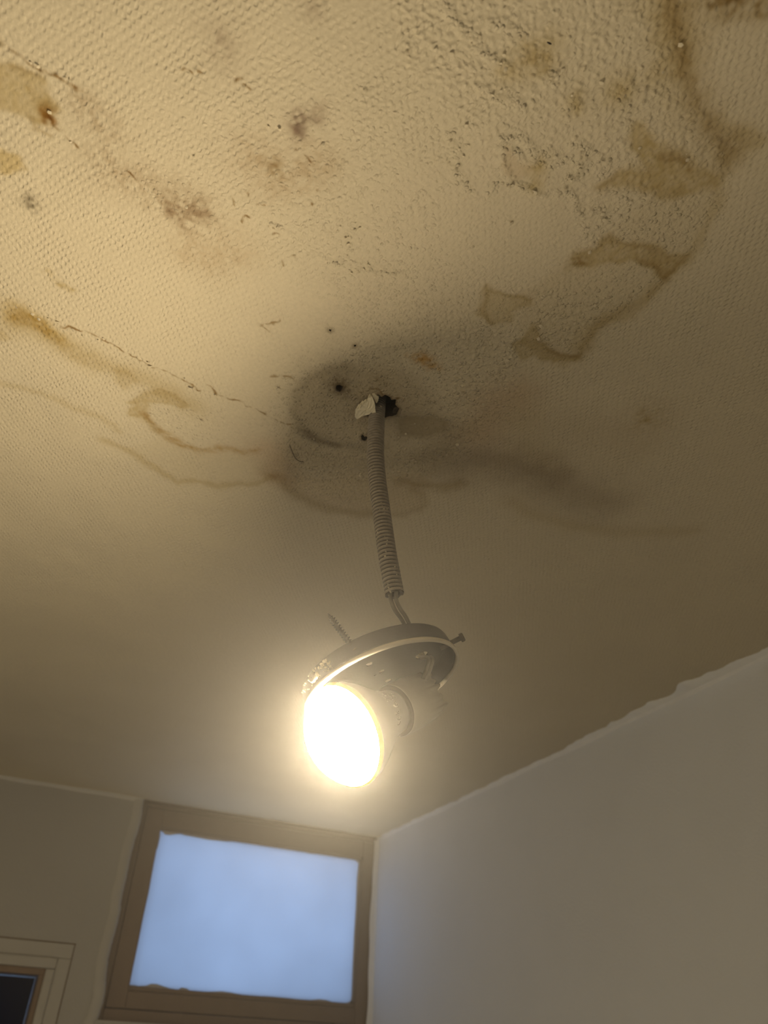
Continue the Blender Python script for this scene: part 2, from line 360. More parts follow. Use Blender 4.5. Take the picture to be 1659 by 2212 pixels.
def seg_dist(x, y, Q, closed):
    d = np.full(x.shape, 9.0); n = len(Q); ins = np.zeros(x.shape, bool)
    for i in range(n if closed else n-1):
        a, b = Q[i], Q[(i+1) % n]; e = b-a
        t = np.clip(((x-a[0])*e[0]+(y-a[1])*e[1])/(e@e+1e-12), 0, 1)
        d = np.minimum(d, np.hypot(x-a[0]-t*e[0], y-a[1]-t*e[1]))
        if closed:
            c = (a[1] > y) != (b[1] > y)
            ins ^= c & (x < (b[0]-a[0])*(y-a[1])/(b[1]-a[1]+1e-15)+a[0])
    return np.where(ins, -d, d) if closed else d
def sstep(a, b, v): t = np.clip((v-a)/(b-a), 0, 1); return t*t*(3-2*t)
BROWN = (.70, .615, .40); OLIVE = (.80, .70, .44); DARK = (.52, .42, .24); SOOT = (.56, .53, .50); MOULD = (.42, .33, .30)
def tint(s, a, m): COL[s] *= 1-a[..., None]*(1-np.array(m))
def fill(pts, m=BROWN, a=.6, edge=0., edge_w=.004, soft=.0025, warp=.006, grit=None, weave=None, speck=0):
    Q = P2(pts); s = window_of(Q.min(0), Q.max(0), .03)
    d = seg_dist(GX[s]+WX[s]*warp, GY[s]+WY[s]*warp, Q, True)
    w = 1-sstep(-soft, soft, d)
    k = a*w
    if speck: k = k*np.clip(1+speck*SPK[s]*1.6, 0, 1.6)
    tint(s, np.clip(k, 0, 1), m)
    if edge: tint(s, edge*np.exp(-(d/edge_w)**2)*(d < edge_w*1.2), m)
    if grit is not None: GRIT[s] = GRIT[s]*(1-w)+grit*w
    if weave is not None: WEAVE[s] = WEAVE[s]*(1-w)+weave*w
def line(pts, m=BROWN, a=.6, w=.004, warp=.006, one_side=0., speck=0):
    Q = P2(pts); s = window_of(Q.min(0), Q.max(0), .03+w*2)
    d = seg_dist(GX[s]+WX[s]*warp, GY[s]+WY[s]*warp, Q, False); k = a*np.exp(-(d/w)**2)
    if speck: k = k*np.clip(1+speck*SPK[s]*1.8, 0, 1.8)
    tint(s, np.clip(k, 0, 1), m)
def spot(x, y, r, m=MOULD, a=.8, warp=.006, speck=.6): line([(x, y), (x+1, y+1)], m, a, r, warp, speck=speck)
def zone(pts, grit=None, weave=None, soft=.02, warp=.012):
    Q = P2(pts); s = window_of(Q.min(0), Q.max(0), .06)
    w = 1-sstep(-soft, soft, seg_dist(GX[s]+WX[s]*warp, GY[s]+WY[s]*warp, Q, True))
    if grit is not None: GRIT[s] = GRIT[s]*(1-w)+grit*w
    if weave is not None: WEAVE[s] = WEAVE[s]*(1-w)+weave*w
def Z(ox, oy, k, pts): return [(ox+x/k, oy+y/k) for x, y in pts]
def zA(p): return Z(900, 0, 2.186, p)
def zB(p): return Z(0, 0, 2.37, p)
def zC(p): return Z(0, 600, 2.37, p)
def zD(p): return Z(550, 680, 2.765, p)

# -- broad relief zones
zone([(1000, -60), (1470, -60), (1490, 160), (1560, 300), (1560, 390), (1500, 550), (1380, 670), (1250, 780), (1120, 740), (1120, 880), (1000, 960), (900, 1030), (700, 1020), (600, 960), (600, 820), (760, 680), (850, 500), (900, 300)], grit=.62, weave=.62, soft=.03)
zone([(560, 880), (640, 780), (800, 740), (960, 690), (1110, 700), (1110, 860), (1040, 960), (900, 1040), (760, 1090), (620, 1060)], grit=1.15, weave=.12, soft=.02)
zone([(700, 480), (900, 470), (1010, 650), (900, 760), (720, 720)], grit=.85, weave=.4)
zone([(380, 250), (900, 150), (1000, 400), (820, 620), (560, 470)], grit=.60, weave=.75, soft=.05)
zone([(1180, 380), (1540, 380), (1500, 560), (1260, 560)], grit=1.1, weave=.12)
zone([(1120, 610), (1400, 620), (1240, 770), (1140, 740)], grit=1.1, weave=.15)
zone(zC([(700, 640), (1020, 640), (1320, 700), (1320, 860), (1010, 880), (800, 770)]), grit=.75, weave=.25, soft=.008)
zone(zB([(560, 860), (900, 840), (1080, 1080), (760, 1060)]), grit=.7, weave=.6, soft=.02)
WEAVE[GX > .5] *= 1.0
zone([(960, 300), (1260, 285), (1300, 420), (1240, 560), (1100, 620), (960, 560)], grit=.34, weave=.5, soft=.02)
zone([(850, -80), (1460, -80), (1500, 230), (1250, 260), (880, 200)], grit=.50, weave=1.15, soft=.03)
zone([(1020, 110), (1140, 110), (1200, 230), (1100, 240)], grit=.5, weave=.5)
# -- right group of stains
line([(1450, -40), (1462, 30), (1476, 90), (1482, 140), (1490, 175), (1508, 215), (1530, 255), (1556, 300), (1575, 332)], DARK, .56, .009, .008, speck=.2)
line([(1438, -40), (1455, 40), (1468, 100), (1480, 150)], BROWN, .7, .014, .01)
line([(1556, 262), (1600, 290), (1640, 305)], BROWN, .45, .006)
line([(1575, 332), (1568, 372), (1548, 425), (1535, 462), (1508, 520), (1488, 560), (1455, 592), (1420, 632), (1370, 682), (1300, 702), (1270, 745), (1240, 778), (1212, 786), (1180, 765), (1130, 735)], BROWN, .38, .005)
fill([(1450, -40), (1482, 140), (1530, 255), (1575, 332), (1548, 425), (1508, 520), (1455, 592), (1420, 632), (1370, 682), (1300, 702), (1240, 778), (1130, 735), (1110, 640), (1250, 560), (1400, 420), (1440, 300), (1400, 150)], BROWN, .16, soft=.006)
for x, y, r in ((1560, 2, .009), (1600, 8, .010), (1640, 0, .010), (1530, 0, .006)): spot(x, y, r, DARK, .7)
fill(zA([(1030, 580), (1060, 600), (1130, 650), (1220, 710), (1290, 760), (1370, 800), (1440, 830), (1420, 880), (1340, 900), (1260, 930), (1190, 910), (1110, 890), (1060, 900), (990, 880), (910, 890), (870, 885), (930, 820), (1000, 790), (1090, 790), (1060, 720), (1020, 660)]), BROWN, .64, .30, grit=.12, weave=.45, soft=.003, speck=.3)
line(zA([(1195, 715), (1240, 740), (1280, 770)]), DARK, .5, .004, speck=.5)
line(zA([(870, 885), (920, 835)]), DARK, .4, .0025)
fill(zA([(710, 1230), (720, 1200), (770, 1195), (840, 1170), (900, 1120), (960, 1130), (1040, 1150), (1130, 1170), (1190, 1200), (1270, 1210), (1200, 1300), (1150, 1320), (1100, 1250), (1030, 1205), (960, 1235), (900, 1230), (850, 1240), (800, 1270), (760, 1260)]), BROWN, .55, .35, .003, grit=.3, weave=.4, speck=.3)
spot(*zA([(745, 1245)])[0], .006, DARK, .75)
line(zA([(715, 1205), (770, 1192), (850, 1160), (900, 1115), (960, 1135), (1050, 1160), (1130, 1185)]), DARK, .24, .0025)
line(zA([(1040, 1205), (1100, 1250), (1150, 1300), (1180, 1335)]), DARK, .32, .003)
fill(zA([(1100, 1180), (1270, 1210), (1170, 1330), (1090, 1420), (1040, 1400), (1120, 1300), (1060, 1210)]), BROWN, .35, soft=.004)
fill(zA([(340, 1370), (400, 1390), (470, 1395), (535, 1410), (530, 1440), (480, 1450), (450, 1480), (440, 1520), (350, 1530), (310, 1490), (320, 1420)]), BROWN, .42, .3, .003, soft=.0025)
line(zA([(535, 1412), (470, 1398), (400, 1388), (342, 1368), (320, 1420), (310, 1480), (350, 1528)]), DARK, .30, .0024)
fill(zA([(440, 1620), (500, 1600), (520, 1570), (560, 1540), (600, 1590), (590, 1620), (640, 1660), (700, 1690), (750, 1680), (720, 1710), (640, 1710), (560, 1680), (480, 1700), (460, 1660)]), BROWN, .5, .3, .003)
line(zA([(590, 1610), (640, 1655), (690, 1680), (745, 1690), (800, 1630), (850, 1550), (880, 1530), (960, 1480), (1080, 1420), (1170, 1320), (1270, 1210)]), DARK, .22, .004)
line(zA([(640, 1655), (700, 1690), (745, 1690)]), DARK, .36, .003)
fill(zA([(820, 1500), (1080, 1400), (1000, 1480), (880, 1540), (760, 1690), (730, 1640)]), BROWN, .35, soft=.006)
for x, y, r, a in ((585, 245, .011, .55), (545, 290, .008, .4), (430, 340, .009, .55), (980, 430, .011, .55), (735, 490, .008, .55), (570, 800, .007, .6), (1530, 690, .012, .3), (545, 880, .006, .5), (620, 320, .007, .4)):
    xx, yy = zA([(x, y)])[0]; spot(xx, yy, r, BROWN, a*1.15, speck=.3)
fill(zA([(405, 700), (430, 690), (520, 760), (560, 800), (470, 860), (430, 830), (410, 760)]), (.88, .80, .72), .55, soft=.003, grit=.1, weave=.3)
# -- far right, fainter marks
line([(1100, 1085), (1150, 1112), (1210, 1130), (1300, 1146), (1400, 1150), (1500, 1146)], BROWN, .30, .012)
spot(1398, 902, .012, BROWN, .5); spot(1400, 905, .03, (.8, .74, .68), .3)
line([(1130, 900), (1140, 950), (1180, 990)], BROWN, .18, .02)
# -- left group of stains
fill(zB([(-20, 310), (70, 340), (140, 380), (220, 390), (235, 440), (255, 480), (285, 540), (305, 580), (270, 610), (200, 620), (160, 600), (110, 570), (60, 545), (-20, 525)]), BROWN, .62, .25, .003, grit=.1, weave=.6, speck=.2)
fill(zB([(135, 455), (220, 480), (290, 545), (280, 640), (220, 600), (150, 520)]), BROWN, .45, soft=.004, speck=.4)
spot(*zB([(245, 590)])[0], .005, (.62, .42, .18), .65, speck=1.1); spot(*zB([(268, 622)])[0], .004, (.5, .34, .16), .6, speck=1.1)
line(zB([(160, 595), (185, 640), (215, 665), (250, 690)]), DARK, .45, .002)
line(zB([(-20, 205), (10, 235)]), DARK, .7, .004); line(zB([(60, 345), (110, 380), (200, 385)]), DARK, .35, .002)
fill(zB([(-20, 790), (60, 770), (110, 785), (130, 855), (100, 880), (-20, 890)]), OLIVE, .75, .15, .003)
spot(*zB([(150, 1030)])[0], .006, (.45, .43, .40), .75, speck=1.0)
spot(*zB([(1525, 600)])[0], .007, MOULD, .55); spot(*zB([(1520, 650)])[0], .008, MOULD, .85); spot(*zB([(1555, 665)])[0], .005, MOULD, .5)
spot(*zB([(1640, 580)])[0], .007, MOULD, .40); spot(*zB([(1380, 840)])[0], .007, DARK, .55)
spot(*zB([(1600, 40)])[0], .006, MOULD, .35); spot(*zB([(1130, 210)])[0], .016, MOULD, .22); spot(*zB([(1140, 205)])[0], .006, MOULD, .3)
line(zB([(560, 860), (700, 930), (860, 1020), (980, 1080)]), (.62, .54, .46), .42, .018, speck=.7)
line(zB([(430, 540), (500, 580), (560, 640)]), (.62, .54, .46), .40, .012, speck=.9)
line(zB([(860, 1040), (930, 1090), (1040, 1080)]), (.55, .46, .38), .4, .010, speck=.9)
line(zB([(980, 1270), (1080, 1310), (1180, 1280)]), (.72, .62, .52), .42, .02, speck=.5)
line(zB([(1300, 820), (1420, 900), (1600, 860)]), (.72, .62, .52), .40, .02, speck=.7)
line(zB([(60, 1570), (130, 1620), (220, 1690)]), OLIVE, .6, .008, speck=.3)
line(zB([(240, 1400), (290, 1440), (350, 1470)]), BROWN, .5, .004, speck=.8)
line(zC([(60, 190), (140, 215), (240, 265), (310, 312)]), OLIVE, .8, .0075, speck=.25)
line(zC([(-30, 180), (60, 215), (100, 230)]), BROWN, .35, .02); fill(zC([(-20, 240), (40, 270), (60, 300), (-20, 320)]), BROWN, .4)
line(zC([(110, 220), (260, 300), (420, 390), (600, 470), (740, 515), (880, 580), (960, 640), (1000, 670)]), BROWN, .46, .013)
line(zC([(280, 330), (400, 420), (520, 480), (600, 490)]), BROWN, .30, .009, speck=.5)
fill(zC([(585, 485), (640, 480), (700, 508), (722, 530), (690, 560), (640, 565), (590, 555), (600, 520)]), BROWN, .34, .1)
fill(zC([(740, 580), (820, 560), (900, 600), (970, 660), (920, 665), (830, 640), (760, 650), (735, 690), (760, 725), (850, 795), (830, 805), (760, 765), (715, 720), (650, 705), (640, 680), (690, 650), (650, 640), (700, 610)]), BROWN, .55, .25, .003, speck=.25)
line(zC([(720, 700), (780, 750), (850, 800), (940, 862), (1010, 892), (1060, 890), (1160, 872), (1240, 902), (1310, 880)]), (.68, .52, .28), .62, .0042, speck=.4)
line(zC([(-20, 530), (130, 570), (270, 620), (400, 670), (500, 712), (600, 750), (612, 780)]), BROWN, .34, .0045)
line(zC([(530, 830), (640, 870), (715, 912), (740, 950), (830, 1002), (900, 1045), (1000, 1038), (1120, 1075), (1200, 1060), (1300, 1050), (1400, 1020)]), BROWN, .50, .005)
fill(zC([(640, 870), (715, 912), (740, 950), (830, 1002), (900, 1045), (1120, 1075), (1300, 1050), (1400, 960), (1300, 900), (1060, 900), (850, 800)]), BROWN, .12, soft=.008)
# -- around the hole: the mark of the old rosette, the damp rings, soot and painted lamp shadow
ros = zD([(300, 420), (430, 335), (560, 300), (760, 300), (900, 330), (1010, 400), (1080, 500), (1100, 600), (1040, 700), (900, 770), (700, 790), (480, 772), (350, 735), (262, 670), (232, 560)])
fill(ros, (.62, .58, .52), .50, soft=.012, warp=.004)
line(zD([(760, 790), (640, 788), (480, 772), (350, 735), (262, 670), (232, 560), (262, 460), (340, 385), (440, 335), (540, 320)]), (.46, .43, .38), .42, .007, .004)
line(zD([(300, 700), (380, 750), (500, 780)]), (.35, .31, .26), .5, .005, .004)
line(zD([(100, 960), (170, 1010), (250, 1070), (350, 1130), (480, 1172), (620, 1192), (700, 1192)]), DARK, .45, .009)
line(zD([(830, 1190), (900, 1190), (980, 1170), (1015, 1130), (990, 1085), (940, 1050)]), DARK, .30, .006)
line(zD([(880, 1000), (980, 1015), (1080, 1035), (1150, 1025), (1210, 1005)]), DARK, .50, .008)
fill(zD([(860, 630), (900, 605), (1050, 605), (1160, 650), (1130, 700), (1020, 725), (880, 715)]), (.58, .54, .46), .55, .2, .005, soft=.004, warp=.003, grit=.2, weave=.15)
fill(zD([(60, 900), (200, 640), (300, 700), (480, 790), (760, 800), (1000, 780), (1130, 640), (1300, 640), (1200, 800), (1080, 930), (760, 960), (500, 960), (300, 960), (180, 1000)]), (.55, .51, .45), .52, soft=.02)  # soot band with part of the lamp's shadow painted in
fill(zD([(100, 960), (300, 960), (760, 960), (1080, 940), (1000, 1010), (990, 1170), (620, 1195), (350, 1130)]), (.78, .70, .58), .45, soft=.012)
fill(zD([(920, 240), (980, 210), (1060, 270), (1090, 330), (1020, 320), (950, 270)]), (.72, .48, .20), .60, soft=.006, speck=.9)
spot(*zD([(735, 385)])[0], .006, (.55, .5, .4), .5)
line(zD([(1350, 700), (1440, 520), (1560, 480)]), (.80, .62, .50), .4, .025)
line(zD([(60, 800), (140, 880), (150, 960)]), (.85, .66, .54), .35, .02)
line(zD([(500, 430), (505, 445)]), (.4, .36, .3), .6, .012, speck=.8)
line([(985, 1005), (1060, 1010), (1150, 1030), (1240, 1060), (1300, 1080)], (.55, .51, .48), .58, .036, .012)  # this and the next bands: cup's soft shadow painted into the ceiling colour
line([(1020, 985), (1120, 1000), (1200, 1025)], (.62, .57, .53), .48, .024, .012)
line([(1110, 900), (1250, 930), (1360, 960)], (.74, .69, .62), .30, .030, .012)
# -- thin cracks
def crack(pts, a=.6, w=.0011): line(pts, (.45, .34, .2), a, w, .007, speck=1.0)
crack(zC([(310, 240), (380, 270), (480, 312), (560, 340), (640, 382), (760, 440), (890, 497), (960, 535), (1010, 575)]), .75); crack(zC([(1060, 560), (1120, 600), (1200, 610), (1290, 650), (1380, 700), (1470, 745)]), .6)
crack(zB([(0, 240), (80, 290), (200, 352), (320, 390), (410, 462)]), .7, .0015); crack(zB([(280, 650), (320, 690), (400, 760)]), .6)
crack(zC([(1290, 215), (1340, 240), (1370, 215), (1430, 210)]), .6); crack(zC([(1330, 240), (1365, 275)]), .5)
crack(zD([(90, 355), (160, 370), (230, 380), (290, 420)]), .5); crack(zD([(700, 440), (780, 480), (860, 525)]), .7)
for cx, cy in ((1205, 380), (1230, 430), (930, 355), (1000, 340), (1600, 800), (1520, 750), (1600, 1050), (1330, 1030), (1250, 960), (1200, 1030), (960, 940), (690, 880), (1400, 1170), (1430, 1215), (1460, 1350), (1520, 1310), (1270, 1130), (1640, 980)):
    p = zB([(cx, cy)])[0]; th = nr.uniform(-.6, .9); l = nr.uniform(4, 9)
    crack([(p[0]-l*math.cos(th), p[1]-l*math.sin(th)), p, (p[0]+l*math.cos(th+.7), p[1]+l*math.sin(th+.7))], .75, .0009)

# -- blisters: raised flaking bumps pushed out of the sheet
def splat(x, y, r, h, asp=1.0, th=0.):
    j0, j1 = np.searchsorted(gxs, [x-r*1.6, x+r*1.6]); i0, i1 = np.searchsorted(gys, [y-r*1.6, y+r*1.6])
    if i1-i0 < 2 or j1-j0 < 2: return
    s = slice(i0, i1), slice(j0, j1); dx = GX[s]-x; dy = GY[s]-y; c, sn = math.cos(th), math.sin(th)
    q = ((dx*c+dy*sn)/(r*asp))**2+((dy*c-dx*sn)/(r/asp))**2
    HT[s] = np.maximum(HT[s], h*np.clip(1-q, 0, 1)**.8)
def in_poly(x, y, P):
    c = False; j = len(P)-1
    for i in range(len(P)):
        if (P[i][1] > y) != (P[j][1] > y) and x < (P[j][0]-P[i][0])*(y-P[i][1])/(P[j][1]-P[i][1])+P[i][0]: c = not c
        j = i
    return c
CHIPS = []
def bumps(x, y, rr, hh, chip):
    p = on_ceiling(x, y)
    splat(p[0], p[1], nr.uniform(*rr), nr.uniform(*hh), nr.uniform(.75, 1.35), nr.uniform(0, 3.14))
    if nr.random() < chip: CHIPS.append((p[0]+nr.normal()*.001, p[1]+nr.normal()*.001))
def bump_zone(poly, n, rr=(.0010, .0022), hh=(.0003, .0009), chip=.02):
    xs = [p[0] for p in poly]; ys = [p[1] for p in poly]; k = 0; t = 0
    while k < n and t < n*6:
        t += 1; x = nr.uniform(min(xs), max(xs)); y = nr.uniform(min(ys), max(ys))
        if in_poly(x, y, poly): bumps(x, y, rr, hh, chip); k += 1
def bump_line(pts, n, spread=8, rr=(.0011, .0021), hh=(.0003, .0010), chip=.05):
    if hh[1] > .0009:                              # a rough band of small blisters along the line
        Q = P2(pts); w_ = .0030+spread*.00022; s = window_of(Q.min(0), Q.max(0), .02)
        dd = seg_dist(GX[s]+WX[s]*.004, GY[s]+WY[s]*.004, Q, False); GRIT[s] = np.maximum(GRIT[s], 1.45*np.exp(-(dd/w_)**2)); WEAVE[s] *= 1-.8*np.exp(-(dd/w_)**2)
        n = int(n*.42)
    P = np.array(pts, float); d = np.r_[0, np.cumsum(np.hypot(*np.diff(P, axis=0).T))]
    for _ in range(n):
        u = nr.uniform(0, d[-1]); bumps(np.interp(u, d, P[:, 0])+nr.normal()*spread, np.interp(u, d, P[:, 1])+nr.normal()*spread*.8, rr, hh, chip)
def zE(p): return Z(1050, 280, 5.53, p)
def zF(p): return Z(950, 0, 5.53, p)
SMALL = dict(rr=(.0009, .0018), hh=(.00025, .0008))
bump_zone([(860, -30), (1460, -30), (1480, 150), (1550, 290), (1560, 380), (1400, 420), (1200, 290), (1000, 250), (850, 120)], 900, (.0011, .0022), (.0003, .0010), .03)
bump_zone([(1000, 230), (1400, 300), (1420, 500), (1250, 620), (1080, 700), (960, 560), (900, 380)], 420, (.0009, .0018), (.0002, .0008), .02)
bump_zone([(1380, 250), (1560, 300), (1560, 390), (1460, 360)], 230, (.0012, .0022), (.0004, .0010), .02)
bump_zone([(1200, 400), (1520, 410), (1500, 550), (1300, 540), (1240, 480)], 520, **SMALL)
bump_zone([(1130, 615), (1400, 630), (1250, 770), (1150, 730)], 420, **SMALL)
bump_zone([(950, 690), (1110, 700), (1110, 860), (1020, 960), (900, 1040), (860, 940), (1000, 850)], 620, (.0010, .0021), (.0003, .0010), .02)
bump_zone([(850, 640), (1000, 640), (1090, 720), (960, 740), (860, 720)], 300, (.0010, .0020), (.0003, .0009), .02)
bump_zone([(640, 960), (760, 985), (900, 960), (980, 980), (900, 1030), (760, 1050), (640, 1010)], 520, (.0010, .0020), (.0004, .0010), .03)
bump_zone([(590, 900), (640, 900), (700, 960), (820, 1090), (680, 1080), (600, 1020)], 330, (.0009, .0018), (.0003, .0008), .02)
bump_zone([(650, 820), (760, 770), (940, 770), (1000, 860), (900, 940), (700, 950)], 320, (.0008, .0017), (.0002, .0007), .03)
bump_zone([(560, 880), (640, 780), (760, 740), (900, 740), (760, 800), (650, 860)], 260, (.0008, .0016), (.0002, .0007), .03)
bump_zone(zC([(740, 690), (1020, 650), (1320, 720), (1310, 860), (1010, 880), (820, 780)]), 330, (.0008, .0016), (.0002, .0006), .03)
bump_line([(860, 880), (1000, 860), (1090, 800), (1110, 730)], 160, 14)
bump_line(zE([(200, 110), (300, 120), (420, 110), (500, 180), (570, 250), (600, 330), (720, 300), (850, 310), (930, 350)]), 230, 4)
bump_line(zE([(200, 110), (170, 250), (210, 400), (240, 520), (280, 620), (380, 680), (460, 720), (560, 760), (660, 800), (740, 760)]), 230, 4)
bump_line(zE([(850, 760), (930, 730), (1040, 780), (1070, 920), (1120, 990), (1180, 1010)]), 100, 4)
bump_line(zE([(220, 240), (380, 250), (480, 340), (560, 380), (760, 430)]), 60, 7)
bump_line(zE([(1000, 200), (1100, 190), (1230, 260), (1210, 330), (1100, 400), (1180, 480), (1000, 580), (1100, 560)]), 200, 7)
bump_line(zE([(1180, 1010), (1300, 1020), (1400, 1020), (1350, 1150), (1250, 1150), (1200, 1250), (1320, 1300), (1250, 1330)]), 300, 8)
bump_line(zE([(1350, 400), (1450, 380), (1430, 520), (1300, 480)]), 80, 10)
bump_line(zE([(540, 340), (900, 380), (1000, 420), (1250, 300)]), 60, 8)
bump_line(zF([(20, 80), (120, 160), (200, 300), (260, 350), (380, 420), (480, 470)]), 220, 6)
bump_line(zF([(380, 570), (480, 590), (580, 680), (680, 740), (800, 760)]), 70, 5)
bump_line(zF([(490, 1060), (590, 1110), (720, 1190), (850, 1170), (960, 1220), (1000, 1280)]), 160, 5)
bump_line(zF([(1330, 880), (1300, 960), (1250, 980), (1380, 920)]), 80, 9); bump_line(zF([(1480, 1190), (1600, 1160), (1640, 1230), (1480, 1300)]), 60, 7)
bump_line(zF([(600, 260), (730, 310), (820, 280), (900, 430), (1040, 400)]), 70, 9)
bump_line(zA([(920, 370), (960, 360), (1010, 400), (940, 480), (1000, 500)]), 50, 5); bump_line(zA([(690, 470), (740, 480), (690, 520)]), 40, 5)
bump_line([(590, 490), (620, 505)], 8, 4); bump_line([(700, 560), (760, 575), (800, 580), (850, 590)], 90, 9, (.0008, .0018), (.0003, .0011), .4)
bump_line([(720, 460), (740, 490), (760, 540), (790, 590)], 36, 14, (.0007, .0014), (.0003, .0008), .4)
bump_line([(1090, 385), (1060, 420)], 10, 9); bump_line(zA([(150, 650), (200, 710), (180, 800), (240, 880)]), 40, 9, chip=.3)
CRK = dict(rr=(.0007, .0013), hh=(.00015, .00045), chip=.07)
bump_line(zC([(300, 235), (480, 310), (640, 380), (760, 440), (890, 500), (1010, 570), (1120, 600), (1290, 650), (1470, 740)]), 210, 4, **CRK)
bump_line(zC([(60, 130), (180, 180), (300, 235)]), 60, 7, rr=(.0006, .0012), hh=(.0002, .0006), chip=.1)
bump_line(zB([(0, 240), (80, 290), (200, 350), (330, 390), (410, 460)]), 70, 4, **CRK); bump_line(zB([(240, 560), (275, 640), (400, 755)]), 50, 4, **CRK)
bump_line(zB([(600, 860), (760, 960), (900, 1050), (1000, 1060)]), 60, 16, rr=(.0006, .001), hh=(.0001, .0003), chip=.05)
bump_line(zC([(1290, 215), (1340, 240), (1430, 210)]), 20, 4, **CRK); bump_line(zD([(90, 355), (230, 380), (290, 420)]), 30, 5, **CRK)
bump_line([(380, 250), (500, 400), (640, 380), (600, 240), (700, 160)], 110, 70, rr=(.0006, .0011), hh=(.0001, .0003), chip=.05)
HT += .0011*vnoise(GX, GY, .09, 30)+.0005*vnoise(GX, GY, .03, 31)
HT += (.00016*vnoise(GX, GY, .0036, 33)+.00012*vnoise(GX, GY, .0026, 34))*GRIT

# -- holes
MAIN = zD([(655, 600), (645, 588), (672, 572), (676, 545), (712, 540), (722, 520), (714, 496), (735, 472), (754, 488), (780, 474), (806, 490), (812, 508), (842, 510), (838, 540), (866, 566), (850, 598), (806, 608), (760, 620), (700, 612)])
def hexa(x, y, r, k=7, sq=.8): return [(x+r*math.cos(6.283*i/k+.4)*nr.uniform(.8, 1.2), y+sq*r*math.sin(6.283*i/k+.4)*nr.uniform(.8, 1.2)) for i in range(k)]
HOLES = [(MAIN, .0016), (hexa(732, 839, 8.6), .0006), ([(780, 941), (784, 938), (788, 943), (792, 938), (794, 945), (788, 951), (781, 948)], .0004),
         (hexa(713.5, 713, 3.0, 6, 1), .0002), (hexa(767, 745.5, 2.6, 6, 1), .0002)]
KEEP = np.ones(SH, bool); MX = GX.copy(); MY = GY.copy()
for pts, wrp in HOLES:
    Q = P2(pts); s = window_of(Q.min(0), Q.max(0), .01)
    d = seg_dist(GX[s]+WX[s]*wrp, GY[s]+WY[s]*wrp, Q, True)
    dy, dx = np.gradient(d, gys[s[0]], gxs[s[1]]); g2 = np.maximum(dx*dx+dy*dy, .2); near = (d <= 0) & (d > -.0016)
    MX[s] = np.where(near, GX[s]-d*dx/g2, MX[s]); MY[s] = np.where(near, GY[s]-d*dy/g2, MY[s])
    KEEP[s] &= d > 0
    tint(s, .55*np.exp(-(np.clip(d, 0, 1)/.0022)**2), (.3, .22, .14)); HT[s] += .0006*np.exp(-(np.clip(d-.001, 0, 1)/.002)**2)
Q = P2(MAIN); s = window_of(Q.min(0), Q.max(0), .05); d = seg_dist(GX[s], GY[s], Q, True); tint(s, .25*np.exp(-(np.clip(d, 0, 1)/.016)**2), (.5, .45, .38))

def build_ceiling():
    ny, nx = SH; co = np.empty((ny*nx, 3), np.float32)
    co[:, 0] = MX.ravel(); co[:, 1] = MY.ravel(); co[:, 2] = H-HT.ravel()
    idx = np.arange(ny*nx).reshape(ny, nx)
    q = np.stack([idx[:-1, :-1], idx[1:, :-1], idx[1:, 1:], idx[:-1, 1:]], -1).reshape(-1, 4)     # faces look down
    kq = (KEEP[:-1, :-1].astype(int)+KEEP[1:, :-1]+KEEP[1:, 1:]+KEEP[:-1, 1:]).ravel() >= 1
    q = q[kq].astype(np.int32); nf = len(q)
    me = bpy.data.meshes.new('ceiling'); me.vertices.add(ny*nx); me.vertices.foreach_set('co', co.ravel())
    me.loops.add(nf*4); me.loops.foreach_set('vertex_index', q.ravel()); me.polygons.add(nf)
    me.polygons.foreach_set('loop_start', np.arange(0, nf*4, 4, dtype=np.int32))
    me.polygons.foreach_set('use_smooth', np.ones(nf, bool)); me.update(calc_edges=True)
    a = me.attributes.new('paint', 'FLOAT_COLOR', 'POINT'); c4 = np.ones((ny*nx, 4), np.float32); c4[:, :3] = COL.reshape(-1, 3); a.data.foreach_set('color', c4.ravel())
    dr = np.zeros((ny*nx, 3), np.float32); dr[:, 0] = (.0010*vnoise(GX, GY, .0085, 40)+.0005*vnoise(GX, GY, .0038, 41)).ravel(); dr[:, 1] = (.0009*vnoise(GX, GY, .0085, 42)+.0004*vnoise(GX, GY, .0038, 43)).ravel()
    t = me.attributes.new('drift', 'FLOAT_VECTOR', 'POINT'); t.data.foreach_set('vector', dr.ravel())
    for nm, arr in (('weave', WEAVE*np.clip(1+.45*vnoise(GX, GY, .02, 44)+.5*vnoise(GX, GY, .006, 45), .1, 2)), ('grit', GRIT)):
        t = me.attributes.new(nm, 'FLOAT', 'POINT'); t.data.foreach_set('value', arr.astype(np.float32).ravel())
    return struct(link('ceiling', me, M_ceil, None, False))
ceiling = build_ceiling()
bev_box('slab', (XL-.1, YF-.1, 2.66), (XR+.1, YB+.15, 2.72), M_void, ceiling, 0)
# ragged plaster depth behind each hole
for (pts, _), dep in zip(HOLES, (.022, .02, .014, .006, .006)):
    Q = P2(pts); k = len(Q); c = Q.mean(0); v = []; f = []
    for lv, (z, sc) in enumerate(((H-.0002, 1.10), (H+dep*.3, 1.02), (H+dep*.7, 1.10), (H+dep, 1.2))):
        for p in Q:
            e = c+(p-c)*(sc+nr.uniform(-.04, .04)); v.append((e[0], e[1], z+.0004))
    for lv in range(3):
        for i in range(k): f.append((lv*k+i, lv*k+(i+1) % k, (lv+1)*k+(i+1) % k, (lv+1)*k+i))
    mesh_pd('plaster_hole', v, f, M_plaster, ceiling, False)

